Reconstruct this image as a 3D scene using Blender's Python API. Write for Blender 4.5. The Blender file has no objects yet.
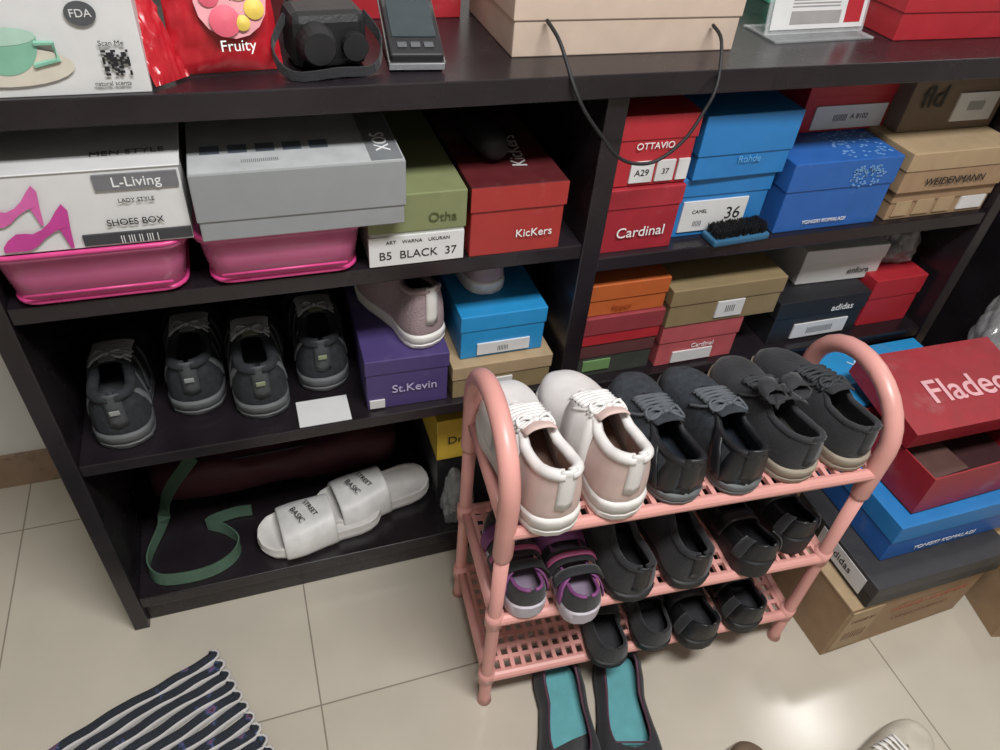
import bpy, bmesh, math, random
from mathutils import Vector, Matrix, noise
random.seed(7)
D=bpy.data; S=bpy.context.scene
COL=S.collection
try:
    S.view_settings.view_transform='Standard'
except Exception: pass

# ---------------------------------------------------------------- materials
def lin(h):
    h=h.lstrip('#'); r=[int(h[i:i+2],16)/255 for i in (0,2,4)]
    return [c/12.92 if c<=.04045 else ((c+.055)/1.055)**2.4 for c in r]
_M={}
def mat(name,hexc,rough=.55,metal=0,var=.10,bump=0.0,scale=30,alpha=1,coat=0,trans=0,spec=.5,sheen=0):
    if name in _M: return _M[name]
    card=('card' in name or 'lid' in name or 'kraft' in name)
    m=D.materials.new(name); m.use_nodes=True; nt=m.node_tree; b=nt.nodes['Principled BSDF']
    c=lin(hexc)
    tc=nt.nodes.new('ShaderNodeTexCoord'); n=nt.nodes.new('ShaderNodeTexNoise')
    n.inputs['Scale'].default_value=scale; n.inputs['Detail'].default_value=5
    nt.links.new(tc.outputs['Object'],n.inputs['Vector'])
    r=nt.nodes.new('ShaderNodeValToRGB')
    r.color_ramp.elements[0].position=.3; r.color_ramp.elements[1].position=.7
    r.color_ramp.elements[0].color=[max(0,x*(1-var)) for x in c]+[1]
    r.color_ramp.elements[1].color=[min(1,x*(1+var)) for x in c]+[1]
    nt.links.new(n.outputs['Fac'],r.inputs['Fac'])
    col=r.outputs['Color']
    if card:  # scuffs and dust
        g=nt.nodes.new('ShaderNodeTexNoise'); g.inputs['Scale'].default_value=9; g.inputs['Detail'].default_value=9; g.inputs['Roughness'].default_value=.7
        nt.links.new(tc.outputs['Object'],g.inputs['Vector'])
        mr=nt.nodes.new('ShaderNodeMapRange'); mr.inputs[1].default_value=.56; mr.inputs[2].default_value=.78; mr.inputs[3].default_value=0; mr.inputs[4].default_value=.28
        nt.links.new(g.outputs['Fac'],mr.inputs[0])
        mx=nt.nodes.new('ShaderNodeMix'); mx.data_type='RGBA'; nt.links.new(mr.outputs[0],mx.inputs[0]); nt.links.new(col,mx.inputs[6]); mx.inputs[7].default_value=(.42,.40,.38,1)
        col=mx.outputs[2]
    nt.links.new(col,b.inputs['Base Color'])
    rr=nt.nodes.new('ShaderNodeMapRange'); rr.inputs[3].default_value=max(.02,rough-.10); rr.inputs[4].default_value=min(1,rough+.10)
    nt.links.new(n.outputs['Fac'],rr.inputs[0]); nt.links.new(rr.outputs[0],b.inputs['Roughness'])
    b.inputs['Metallic'].default_value=metal
    b.inputs['Specular IOR Level'].default_value=spec
    b.inputs['Alpha'].default_value=alpha; b.inputs['Coat Weight'].default_value=coat
    b.inputs['Transmission Weight'].default_value=trans; b.inputs['Sheen Weight'].default_value=sheen
    if bump or card:
        bp=nt.nodes.new('ShaderNodeBump'); bp.inputs['Strength'].default_value=bump or .5; bp.inputs['Distance'].default_value=.002 if bump else .004
        n2=nt.nodes.new('ShaderNodeTexNoise'); n2.inputs['Scale'].default_value=scale*8 if bump else 13
        if not bump: n2.inputs['Detail'].default_value=2
        nt.links.new(tc.outputs['Object'],n2.inputs['Vector'])
        nt.links.new(n2.outputs['Fac'],bp.inputs['Height']); nt.links.new(bp.outputs['Normal'],b.inputs['Normal'])
    _M[name]=m; return m

WOOD=mat('dark_lacquer','#201b1f',.27,var=.35,scale=7,spec=.5)
BLK=mat('black_fabric','#222327',.8,bump=.6,var=.25,sheen=.15)
BLKL=mat('black_leather','#1c1d20',.42,bump=.2,var=.2)
MESH=mat('black_mesh_fabric','#2b2f34',.85,bump=1.0,var=.35,scale=90)
KNIT=mat('slate_knit_fabric','#33393f',.85,bump=1.0,var=.35,scale=80)
CHAR=mat('charcoal_overlay','#45484b',.6,bump=.2,var=.15)
LGREY=mat('light_grey_mesh','#74777a',.8,bump=.6,var=.2,scale=80)
MSOLE=mat('grey_midsole','#595b5d',.6)
RUBB=mat('black_rubber','#18181b',.6)
WHT=mat('white_leather','#dfdcda',.45,var=.05,bump=.12)
PNK=mat('blush_leather','#cdb5ae',.55,var=.06,bump=.12)
ROSE=mat('dusty_rose_knit','#9c888c',.8,bump=.8)
WSOLE=mat('white_rubber','#d6d3cf',.5,var=.07)
TAN=mat('tan_sole','#93897a',.7)
GREYI=mat('grey_insole','#5c5e61',.8)
BEIGEI=mat('beige_insole','#96786b',.8)
TEAL=mat('teal_insole','#5a9ca2',.75,bump=.3)
LACE=mat('white_lace','#e2e0de',.8,bump=.3)
PRACK=mat('pink_rack_plastic','#d69a92',.36,var=.07,scale=12)
PAPER=mat('white_card','#d2d2d2',.5,var=.03)
INK=mat('black_ink','#1c1c20',.6,var=0)
WINK=mat('white_ink','#e2e2e2',.6,var=0)
RED=mat('red_card','#ab2731',.5,var=.06)
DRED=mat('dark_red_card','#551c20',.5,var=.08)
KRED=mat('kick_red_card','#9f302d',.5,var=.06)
BLUE=mat('blue_card','#2877b8',.5,var=.05)
BLUE2=mat('royal_blue_card','#275ea8',.5,var=.05)
CYAN=mat('cyan_card','#278ac4',.45,var=.05)
OLIVE=mat('olive_card','#7a8059',.6,var=.06)
KHAKI=mat('khaki_card','#877656',.6,var=.06)
KRAFT=mat('kraft_card','#9a7f62',.75,var=.08)
KRAFT2=mat('light_kraft','#a68f70',.75,var=.08)
BROWN=mat('brown_card','#6d5c4c',.7,var=.08)
ORNG=mat('orange_card','#b55c2b',.55,var=.06)
PURP=mat('purple_card','#483b6e',.5,var=.06)
BCARD=mat('black_card','#202024',.5,var=.1)
GCARD=mat('silver_card','#8b8e90',.4,var=.03)
BEIGE=mat('beige_card','#c4b0a0',.6,var=.04)
MAG=mat('magenta_print','#bb3f8f',.5,var=.1)
GRN=mat('green_print','#7fb39c',.5)
CORAL=mat('coral_card','#b35559',.5)
PBIN=mat('pink_bin_plastic','#d6749e',.22,var=.05,alpha=.60)
YEL=mat('yellow_card','#c9a83c',.5)
MARN=mat('maroon_fabric','#4a212b',.7,bump=.3)
GSTR=mat('green_webbing','#435c4b',.8,bump=.4)
FILM=mat('clear_film','#a9abae',.10,alpha=.46,var=.3,spec=.9)
GLAS=mat('clear_acrylic','#dfe3e6',.08,alpha=.3)
PURS=mat('purple_strap','#7c4578',.6)
LAV=mat('pale_sole','#bdb7c0',.6)
WALL=mat('wall_paint','#d2d0cb',.8,var=.03,scale=3)
CEIL=mat('ceiling_paint','#e2e2e2',.8,var=.02,scale=3)
BASE=mat('baseboard_tile','#8c7560',.3,var=.15)
METAL=mat('brushed_steel','#a9abad',.3,metal=.8)
CREAM=mat('cream_canvas','#bdb6a8',.7)
SBR=mat('brown_suede','#6f5d4b',.8,bump=.4)

# ---------------------------------------------------------------- mesh builder
class MB:
    def __init__(s): s.v=[]; s.f=[]; s.m=[]
    def box(s,a,b,mi=0,M=None):
        i=len(s.v)
        P=[(a[0],a[1],a[2]),(b[0],a[1],a[2]),(b[0],b[1],a[2]),(a[0],b[1],a[2]),(a[0],a[1],b[2]),(b[0],a[1],b[2]),(b[0],b[1],b[2]),(a[0],b[1],b[2])]
        if M is not None: P=[tuple(M@Vector(p)) for p in P]
        s.v+=P
        for f in ((0,3,2,1),(4,5,6,7),(0,1,5,4),(1,2,6,5),(2,3,7,6),(3,0,4,7)):
            s.f.append(tuple(i+k for k in f)); s.m.append(mi)
    def rows(s,rows,mi=0,closed=False,cap0=False,cap1=False,mf=None):
        i0=len(s.v); n=len(rows[0])
        for r in rows: s.v+=[tuple(p) for p in r]
        for i in range(len(rows)-1):
            for j in range(n if closed else n-1):
                k=(j+1)%n
                s.f.append((i0+i*n+j,i0+i*n+k,i0+(i+1)*n+k,i0+(i+1)*n+j)); s.m.append(mf(i,j) if mf else mi)
        if cap0: s.f.append(tuple(i0+j for j in reversed(range(n)))); s.m.append(mi)
        if cap1:
            b=i0+(len(rows)-1)*n; s.f.append(tuple(b+j for j in range(n))); s.m.append(mi)
    def tube(s,pts,r,mi=0,seg=10,closed=False):
        pts=[Vector(p) for p in pts]; n=len(pts)
        R=r if isinstance(r,(list,tuple)) else [r]*n
        T=[]
        for i in range(n):
            a=pts[(i-1)%n] if (closed or i>0) else pts[0]
            b=pts[(i+1)%n] if (closed or i<n-1) else pts[-1]
            T.append((b-a).normalized())
        up=Vector((0,0,1)) if abs(T[0].z)<.9 else Vector((1,0,0))
        N=(up-T[0]*up.dot(T[0])).normalized(); rows=[]
        for i in range(n):
            N=(N-T[i]*N.dot(T[i])).normalized(); B=T[i].cross(N)
            rows.append([pts[i]+(N*math.cos(2*math.pi*k/seg)+B*math.sin(2*math.pi*k/seg))*R[i] for k in range(seg)])
        if closed: rows.append(rows[0])
        s.rows(rows,mi,closed=True,cap0=not closed,cap1=not closed)
    def ribbon(s,pts,w,t,wv=(0,0,1),mi=0):
        pts=[Vector(p) for p in pts]; n=len(pts); rows=[]
        for i in range(n):
            T=(pts[min(i+1,n-1)]-pts[max(i-1,0)]).normalized()
            W=Vector(wv[i] if isinstance(wv,list) else wv); W=(W-T*W.dot(T)).normalized(); N=T.cross(W)
            rows.append([pts[i]+W*a*w/2+N*b*t/2 for a,b in((-1,-1),(1,-1),(1,1),(-1,1))])
        s.rows(rows,mi,closed=True,cap0=True,cap1=True)
    def poly(s,pts,mi=0):
        i=len(s.v); s.v+=[tuple(p) for p in pts]; s.f.append(tuple(range(i,i+len(pts)))); s.m.append(mi)
    def obj(s,name,mats,parent=None,loc=(0,0,0),rot=(0,0,0),smooth=False,bevel=0,weld=False,subsurf=0,solid=0,recalc=True):
        me=D.meshes.new(name); me.from_pydata(s.v,[],s.f)
        for m in mats: me.materials.append(m)
        for p,mi in zip(me.polygons,s.m): p.material_index=mi; p.use_smooth=smooth
        bm=bmesh.new(); bm.from_mesh(me)
        if weld: bmesh.ops.remove_doubles(bm,verts=bm.verts,dist=.0004)
        if recalc: bmesh.ops.recalc_face_normals(bm,faces=bm.faces)
        bm.to_mesh(me); bm.free()
        o=D.objects.new(name,me); COL.objects.link(o); o.location=loc; o.rotation_euler=rot
        if parent: o.parent=parent
        if solid: q=o.modifiers.new('thick','SOLIDIFY'); q.thickness=solid; q.offset=0
        if bevel: q=o.modifiers.new('bevel','BEVEL'); q.width=bevel; q.segments=2; q.limit_method='ANGLE'
        if subsurf: q=o.modifiers.new('sub','SUBSURF'); q.levels=subsurf; q.render_levels=subsurf
        return o
def empty(name,loc,rz=0,rx=0,ry=0):
    o=D.objects.new(name,None); COL.objects.link(o); o.location=loc; o.rotation_euler=(rx,ry,rz); o.empty_display_size=.05
    return o
def text(parent,s,loc,size,m,face='front',align='CENTER',rot=0,sx=1,bold=0):
    c=D.curves.new('print','FONT'); c.body=s; c.size=size; c.align_x=align; c.align_y='CENTER'; c.extrude=.0003; c.offset=bold
    c.materials.append(m); o=D.objects.new('print_text',c); COL.objects.link(o); o.parent=parent; o.location=loc
    o.rotation_euler={'front':(math.pi/2,rot,0),'top':(0,0,rot),'left':(math.pi/2,0,-math.pi/2),'right':(math.pi/2,0,math.pi/2)}[face]
    o.scale=(sx,1,1)
    return o
def interp(x,xs,ys):
    if x<=xs[0]: return ys[0]
    for i in range(len(xs)-1):
        if x<=xs[i+1]:
            t=(x-xs[i])/(xs[i+1]-xs[i]); return ys[i]*(1-t)+ys[i+1]*t
    return ys[-1]
def smooth_path(p,n=4):
    p=[Vector(x) for x in p]; out=[]
    for i in range(len(p)-1):
        a=p[max(i-1,0)];b=p[i];c=p[i+1];d=p[min(i+2,len(p)-1)]
        for k in range(n):
            t=k/n; out.append(.5*((2*b)+(c-a)*t+(2*a-5*b+4*c-d)*t*t+(3*b-3*c+d-a)*t**3))
    out.append(p[-1]); return out

# ---------------------------------------------------------------- shoebox
def shoebox(name,x0,x1,y0,y1,z0,z1,body,lid,lidh=.32,rot=0,texts=(),labels=(),tops=()):
    w=x1-x0; d=y1-y0; h=z1-z0; o=.0022
    b=MB(); lh=h*lidh
    b.box((-w/2+o,o,0),(w/2-o,d-o,h-lh+.002),0)
    b.box((-w/2,0,h-lh),(w/2,d,h),1)
    ob=b.obj(name,[body,lid],loc=((x0+x1)/2,y0,z0),rot=(0,0,rot),bevel=.0018)
    if labels:
        q=MB(); ms=[]
        for (a,c,e,f,m) in labels:
            if m not in ms: ms.append(m)
            q.box((-w/2+a*w,-.0012,e*h),(-w/2+c*w,.004,f*h),ms.index(m))
        q.obj('label',ms,parent=ob)
    for (s,tx,tz,size,m) in texts:
        text(ob,s,(-w/2+tx*w,-.0016,tz*h),size,m)
    for (s,tx,ty,size,m,r) in tops:
        text(ob,s,(-w/2+tx*w,ty*d,h+.0012),size,m,'top',rot=r)
    return ob

# ---------------------------------------------------------------- shoes
SX=[0,.012,.03,.06,.12,.20,.35,.5,.68,.8,.9,.96,.985,1]; SW=[0,.34,.52,.68,.80,.83,.78,.86,1,.96,.78,.52,.33,0]
ST=[0,.005,.012,.022,.04,.06,.09,.12,.16,.2,.25,.3,.35,.4,.45,.5,.55,.6,.65,.7,.75,.8,.85,.9,.94,.97,.985,.995,1]
class Shoe:
    def __init__(s,name,loc,rz,L=.26,W=.095,side=1,sole=(.028,.018),hp=None,fo=None,mats=None,mf=None,exp=1.05,rimr=.0030,grooves=False,iw=.9):
        s.L=L;s.W=W;s.side=side;s.sole=sole
        s.hp=hp; s.fo=fo; s.e=empty(name,loc,rz)
        s.mats=mats; M=mats
        b=MB()
        def ring(z,k,top,f=1):
            lf=[];rt=[]
            for q in ST:
                w=s.w(q)*exp*k; y=.5*L+(q-.5)*L*(1+(exp-1)*.8)*k; c=s.c(q)
                base=.010*max(0,q-.75)**2*16
                zz=(base+(s.t(q)-base)*f+z)
                lf.append(Vector((c-w,y,zz))); rt.append(Vector((c+w,y,zz)))
            return lf+rt[-2:0:-1]
        R=[ring(0,.95,0,0),ring(.003,.985,0,0)]
        if grooves:
            R+=[ring(0,1.0,1,.35),ring(0,.980,1,.42),ring(0,1.0,1,.50),ring(0,1.005,1,.85)]
        R+=[ring(-.003,1,1),ring(0,.97,1)]
        b.rows(R,0,closed=True,cap0=True,cap1=True)
        b.obj('sole',[M['sole']],parent=s.e,smooth=True,weld=False).modifiers.new('e','EDGE_SPLIT').split_angle=.8
        b=MB(); n=8; rl=[];rr=[]
        for q in ST:
            f=math.radians(interp(q,*fo))
            rl.append([s.P(q,f*k/n) for k in range(n+1)]); rr.append([s.P(q,math.pi-f*k/n) for k in range(n+1)])
        g=(lambda i,j: mf(ST[i],j/n)) if mf else None
        b.rows(rl,0,mf=g); b.rows(rr,0,mf=g)
        b.obj('upper',[M['upper'],M.get('upper2',M['upper']),M.get('upper3',M['upper'])],parent=s.e,smooth=True,weld=True,solid=.0035,subsurf=1)
        b=MB()
        se=[q for q in ST if interp(q,*fo)<89.5 and q>.004]
        rim=[s.P(q,math.radians(interp(q,*fo))) for q in se]+[s.P(q,math.pi-math.radians(interp(q,*fo))) for q in reversed(se)]
        rad=[rimr*interp(q,[0,.3,.42,1],[1,1,.55,.5])+.0008 for q in se]; rad=rad+rad[::-1]
        b.tube(rim,rad,0,8,closed=False); b.obj('collar_piping',[M.get('rim',M['upper'])],parent=s.e,smooth=True)
        b=MB(); lf=[];rt=[]
        for q in ST[2:-2]:
            w=s.w(q)*iw; lf.append((s.c(q)-w,q*L,s.t(q)+.0015)); rt.append((s.c(q)+w,q*L,s.t(q)+.0015))
        for i in range(len(lf)-1): b.poly([lf[i],rt[i],rt[i+1],lf[i+1]])
        b.obj('insole',[M['insole']],parent=s.e,smooth=True)
    def w(s,q): return interp(q,SX,SW)*s.W/2
    def c(s,q): return s.side*s.W*interp(q,[0,.35,.7,1],[0,.04,.02,-.07])
    def t(s,q): return interp(q,[0,.3,.7,1],[s.sole[0],(s.sole[0]*.55+s.sole[1]*.45),s.sole[1],s.sole[1]+.004])
    def P(s,q,phi,off=0):
        h=interp(q,*s.hp)+off; cs=math.cos(phi); sn=max(0,math.sin(phi)); zf=sn**.75
        k=1-.14*zf*interp(q,[0,.4,.8],[1,.8,0])
        x=s.c(q)+(s.w(q)+off)*k*math.copysign(abs(cs)**.62,cs)*-1
        y=q*s.L
        if q<.15: y+=math.sin(zf*math.pi*.8)*-.003+zf*.006*(1-q/.15)
        return Vector((x,y,s.t(q)-.002+h*zf))
    def tongue(s,m,a=.33,b=.62,rise=.02,label=None):
        q=MB(); rows=[]
        for i in range(9):
            u=a+(b-a)*i/8; r=rise*max(0,1-i/4)**1.3
            rows.append([s.P(u,math.radians(90+v),.0+(-.004))+Vector((0,-r*.3,r)) for v in(-38,-24,-12,0,12,24,38)])
        q.rows(rows); q.obj('tongue',[m],parent=s.e,smooth=True,solid=.006,subsurf=1)
        if label:
            q=MB(); q.rows([[p+Vector((0,-.001,.005)) for p in r[2:5]] for r in rows[0:2]]); q.obj('tongue_label',[label],parent=s.e,solid=.001)
    def laces(s,m,a=.40,b=.60,n=5,bow=True,r=.0022,bs=1.0):
        q=MB()
        for i in range(n):
            u=a+(b-a)*i/(n-1); v=min(u+.035,b)
            f=math.radians(max(30,interp(u,*s.fo)-9))
            for (u0,u1,sg) in ((u,v,1),(u,v,-1)):
                p=[]
                for k in range(7):
                    tt=k/6; ph=f+(math.pi-2*f)*tt
                    if sg<0: ph=math.pi-ph
                    p.append(s.P(u0+(u1-u0)*tt,ph,.005+.001*(sg+1)))
                q.tube(p,r,0,6)
        if bow:
            c=s.P(a+.02,math.pi/2,.007)
            for sg in(-1,1):
                lp=[c+Vector((sg*bs*(.004+.022*math.sin(t*math.pi/10)),bs*(.011*math.sin(t*math.pi/5)-.002*sg), .003+.005*math.sin(t*math.pi/10)-bs*.012*math.sin(t*math.pi/10)**2)) for t in range(11)]
                q.tube(lp,r*.9,0,6)
                q.tube(smooth_path([c,c+Vector((sg*.014,.006,.002))*bs,c+Vector((sg*.028,.014*(1.3 if sg>0 else .7),-.010))*bs,c+Vector((sg*.038,.034,-.028))*bs]),r*.9,0,6)
            q.tube([c+Vector((-.004,0,.002)),c+Vector((.004,0,.002))],.0042,0,8)
        q.obj('laces',[m],parent=s.e,smooth=True)
    def strap(s,u,w,m,off=.003,f0=0,f1=180,du=0):
        q=MB(); rows=[]
        for k in range(15):
            ph=math.radians(f0+(f1-f0)*k/14); uu=u+du*(k/14-.5)
            rows.append([s.P(uu+dv*w/s.L,ph,off) for dv in(-.5,-.17,.17,.5)])
        q.rows(rows); q.obj('strap',[m],parent=s.e,smooth=True,solid=.003)
    def heeltab(s,m,w=.022,up=.012):
        q=MB(); rows=[]
        for k in range(8):
            ph=math.radians(8+ (interp(0,*s.fo)-8)*k/7); p=s.P(0,ph,.001)
            rows.append([Vector((x,p.y-.0035+.35*abs(x),p.z)) for x in(-w/2,-w/4,0,w/4,w/2)])
        t=rows[-1]; rows.append([v+Vector((0,-.002,up*(1-abs(v.x)*14))) for v in t])
        q.rows(rows); q.obj('heel_tab',[m],parent=s.e,smooth=True,solid=.004)
    def bow(s,u,m,sz=.03,z=.01):
        q=MB(); c=s.P(u,math.pi/2,z)
        for sg in(-1,1):
            rows=[]
            for k in range(9):
                a=k/8*math.pi*2
                rows.append([c+Vector((sg*(.004+sz*(1-math.cos(a))/2),sz*.22*math.sin(a)+dy,.010*math.sin(a)+.006+abs(dy)*.1*(1-math.cos(a)))) for dy in(-sz*.4,0,sz*.4)])
            q.rows(rows)
            q.rows([[c+Vector((sg*.004,-dd*.006,.002)),c+Vector((sg*.014,-.01-dd*.01,.0)),c+Vector((sg*.03,-.03-dd*.004,-.004))] for dd in(-1,0,1)])
        q.obj('bow',[m],parent=s.e,smooth=True,solid=.003)
        q=MB(); q.tube([c+Vector((0,-.008,.006)),c+Vector((0,.008,.006))],.007,0,8); q.obj('bow_knot',[m],parent=s.e,smooth=True)

FO_SN=([0,.28,.34,.45,.60,.66,1],[56,56,62,70,74,90,90])
FO_SL=([0,.3,.4,.5,.54,1],[50,52,60,76,90,90])
FO_FL=([0,.5,.62,.7,.74,1],[50,48,54,68,90,90])
def sneaker(name,loc,rz,side,up,up2,sole,lace,ins,L=.28,W=.1,st=(.03,.022),mf=None,hs=1.0,bow=True,rim=None,rimr=.0055,lr=.0022,bs=1.0,rise=.026,n=5,hh=1.0,up3=None,label=None,la=.38):
    hp=([0,.06,.15,.3,.38,.5,.62,.74,.86,.95,1],[a*b for a,b in zip([h*hs for h in [.078,.074,.066,.062,.074,.069,.058,.047,.040,.030,.014]],[hh,hh,hh,1+(hh-1)*.8,1+(hh-1)*.4]+[1]*6)])
    M=dict(upper=up,upper2=up2,sole=sole,insole=ins,rim=rim or up2)
    if up3: M['upper3']=up3
    s=Shoe(name,loc,rz,L,W,side,st,hp,FO_SN,M,mf,rimr=rimr,grooves=True)
    s.tongue(up2,rise=rise,label=label); s.laces(lace,a=la,b=.61,bow=bow,r=lr,bs=bs,n=n); return s
def slipon(name,loc,rz,side,up,sole,ins,L=.255,W=.09,st=(.024,.018),hs=1,fo=FO_SL,rim=None,rimr=.0035):
    hp=([0,.06,.15,.3,.42,.55,.7,.85,.95,1],[h*hs for h in [.064,.060,.053,.050,.058,.055,.045,.037,.028,.013]])
    return Shoe(name,loc,rz,L,W,side,st,hp,fo,dict(upper=up,sole=sole,insole=ins,rim=rim or up),rimr=rimr)
def flat(name,loc,rz,side,up,sole,ins,L=.245,W=.082,st=(.012,.008),hs=1,rim=None,fo=FO_FL,iw=.9):
    hp=([0,.06,.2,.4,.6,.75,.9,.96,1],[h*hs for h in [.048,.044,.034,.030,.032,.034,.028,.02,.008]])
    return Shoe(name,loc,rz,L,W,side,st,hp,fo,dict(upper=up,sole=sole,insole=ins,rim=rim or up),rimr=.0026,iw=iw)

# ================================================================ ROOM
def slab(name,a,b,m): q=MB(); q.box(a,b); return q.obj(name,[m])
fm=D.materials.new('glossy_cream_tile'); fm.use_nodes=True; nt=fm.node_tree; bs=nt.nodes['Principled BSDF']
tc=nt.nodes.new('ShaderNodeTexCoord'); mp=nt.nodes.new('ShaderNodeMapping'); mp.inputs['Location'].default_value=(.025+6,-.705+6,0)
br=nt.nodes.new('ShaderNodeTexBrick'); br.offset=0; br.inputs['Scale'].default_value=1; br.inputs['Brick Width'].default_value=.6; br.inputs['Row Height'].default_value=.6
br.inputs['Mortar Size'].default_value=.0018; br.inputs['Mortar Smooth'].default_value=.2
br.inputs['Color1'].default_value=lin('#c6beaf')+[1]; br.inputs['Color2'].default_value=lin('#c3baab')+[1]; br.inputs['Mortar'].default_value=lin('#8f8679')+[1]
nt.links.new(tc.outputs['Object'],mp.inputs['Vector']); nt.links.new(mp.outputs['Vector'],br.inputs['Vector'])
no=nt.nodes.new('ShaderNodeTexNoise'); no.inputs['Scale'].default_value=5; no.inputs['Detail'].default_value=8
nt.links.new(tc.outputs['Object'],no.inputs['Vector'])
mx=nt.nodes.new('ShaderNodeMix'); mx.data_type='RGBA'; mx.blend_type='MULTIPLY'; mx.inputs[0].default_value=.24
nt.links.new(br.outputs['Color'],mx.inputs[6]); nt.links.new(no.outputs['Fac'],mx.inputs[7]); nt.links.new(mx.outputs[2],bs.inputs['Base Color'])
rr=nt.nodes.new('ShaderNodeMapRange'); rr.inputs[3].default_value=.12; rr.inputs[4].default_value=.24; nt.links.new(no.outputs['Fac'],rr.inputs[0]); nt.links.new(rr.outputs[0],bs.inputs['Roughness'])
RX0,RX1,RY0,RY1,RH=-2.2,3.4,-2.4,1.46,2.8
slab('floor',(RX0,RY0,-.05),(RX1,RY1,0),fm)
slab('wall_back',(RX0,RY1,0),(RX1,RY1+.1,RH),WALL)
slab('wall_front',(RX0,RY0-.1,0),(RX1,RY0,RH),WALL)
slab('wall_left',(RX0-.1,RY0,0),(RX0,RY1,RH),WALL)
slab('wall_right',(RX1,RY0,0),(RX1+.1,RY1,RH),WALL)
slab('ceiling',(RX0,RY0,RH),(RX1,RY1,RH+.1),CEIL)
slab('baseboard_back',(RX0,RY1-.012,0),(RX1,RY1,.10),BASE)

# ================================================================ CABINET
cb=MB(); Y0,Y1=.97,1.42
XL,XD,XR=-.375,.538,1.46; T=.03
ZT=1.13; ZML=.838; ZMR=.805; ZLL=.51; ZLR=.50; ZB=.10
cb.box((XL-.02,Y0-.012,ZT-.036),(XR+.3,Y1,ZT))
cb.box((XL,Y0,0),(XL+T,Y1,ZT-.036)); cb.box((XD-.018,Y0,0),(XD+.018,Y1,ZT-.036)); cb.box((XR-.015,Y0,0),(XR+.015,Y1,ZT-.036)); cb.box((XR+.27,Y0,0),(XR+.3,Y1,ZT-.036))
cb.box((XL+T,Y0+.003,ZML-.028),(XD-.018,Y1-.01,ZML)); cb.box((XD+.018,Y0+.003,ZMR-.028),(XR-.015,Y1-.01,ZMR))
cb.box((XL+T,Y0+.003,ZLL-.025),(XD-.018,Y1-.01,ZLL)); cb.box((XD+.018,Y0+.003,ZLR-.025),(XR-.015,Y1-.01,ZLR))
cb.box((XL+T,Y0+.003,ZB-.03),(XD-.018,Y1-.01,ZB)); cb.box((XD+.018,Y0+.003,ZB-.03),(XR-.015,Y1-.01,ZB))
cb.box((XL+T,Y0+.02,.0),(XD-.018,Y0+.04,ZB-.03)); cb.box((XD+.018,Y0+.02,.0),(XR-.015,Y0+.04,ZB-.03))
cb.box((XL+.005,Y1-.01,0),(XR+.29,Y1,ZT-.036))
cb.obj('shoe_shelf_cabinet',[WOOD],bevel=.002)

def bin_(name,x0,x1,y0,y1,z0,h):
    w=x1-x0; d=y1-y0
    def rr(z,ins):
        a=w/2-ins; c=d/2-ins; r=.03; P=[]
        for cx,cy,a0 in((a-r,c-r,0),(-a+r,c-r,90),(-a+r,-c+r,180),(a-r,-c+r,270)):
            for t in range(6):
                an=math.radians(a0+t*18); P.append((cx+r*math.cos(an),cy+r*math.sin(an),z))
        return P
    b=MB(); b.rows([rr(.0015,.05),rr(.0015,.026),rr(.008,.016),rr(h*.55,.010),rr(h-.012,.006),rr(h-.010,.001),rr(h-.0015,.0)],closed=True,cap0=True)
    o=b.obj(name,[PBIN],loc=((x0+x1)/2,(y0+y1)/2,z0),smooth=True,solid=.003)
    b=MB()
    b.tube(rr(h-.002,.001),.0038,0,6,closed=True); b.tube(rr(.010,.014),.0036,0,6,closed=True)
    b.tube([(-w/2+.03,-d/2+.004,h*.30),(w/2-.03,-d/2+.004,h*.30)],.002,0,6)
    b.obj('rim',[mat('pink_rim','#cf4585',.3)],parent=o,smooth=True)
    return o
b1=bin_('storage_bin',-.343,-.094,.955,1.30,ZML,.092)
b2=bin_('storage_bin',-.088,.152,.955,1.30,ZML,.092)
for bb_,m_ in((b1,mat('pink_cloth','#a96a80',.9)),(b2,mat('pale_cloth','#a8868f',.9))):
    q=MB(); q.box((-.075,-.12,.004),(.075,.13,.03)); q.box((-.07,-.10,.030),(.06,.12,.052)); q.obj('contents',[m_],parent=bb_,bevel=.01)
ZB2=ZML+.0945
lb=shoebox('white_shoe_organizer_box',-.343,-.082,.955,1.31,ZB2,1.042,PAPER,PAPER,.02,
   labels=[(.60,.98,.74,.93,mat('grey_label','#6c6c70')),(.48,.99,.04,.18,mat('dark_strip','#3a3a3e'))],
   texts=[('L-Living',.79,.83,.019,WINK),('SHOES BOX',.74,.32,.013,INK),('LADY STYLE',.77,.60,.008,INK),('|| ||| || ||| |',.74,.10,.012,WINK)],
   tops=[('MEN STYLE',.76,.12,.018,mat('grey_ink','#55555a'),.05)])
def heel_art(ox,oz,k,m,par,y=-.0017,mir=1):
    def P(x,z): return (ox+mir*x*k,y,oz+z*k)
    q=MB()   # pump silhouette: toe and vamp, arch, heel counter, stiletto
    q.poly([P(*p) for p in [(0,0),(.34,0),(.36,.30),(.24,.30),(.10,.20),(.01,.09)]])
    q.poly([P(*p) for p in [(.34,0),(.46,.06),(.62,.20),(.60,.34),(.46,.28),(.36,.30)]])
    q.poly([P(*p) for p in [(.62,.20),(.78,.30),(.99,.34),(1.03,.62),(.97,.74),(.86,.62),(.74,.46),(.60,.34)]])
    q.poly([P(*p) for p in [(.84,.32),(.99,.34),(.955,-.02),(.91,-.02)]])
    q.obj('shoe_print',[m],parent=par,recalc=False)
heel_art(-.112,.042,.072,mat('light_magenta','#cf62a4'),lb,-.0015); heel_art(-.098,.006,.084,MAG,lb,-.0019)
xb=shoebox('silver_shoebox',-.075,.209,.94,1.30,ZB2,1.032,GCARD,GCARD,.70)
q=MB()
q.box((-.1405,.002,.0996),(.1405,.358,.1003),3)
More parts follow.
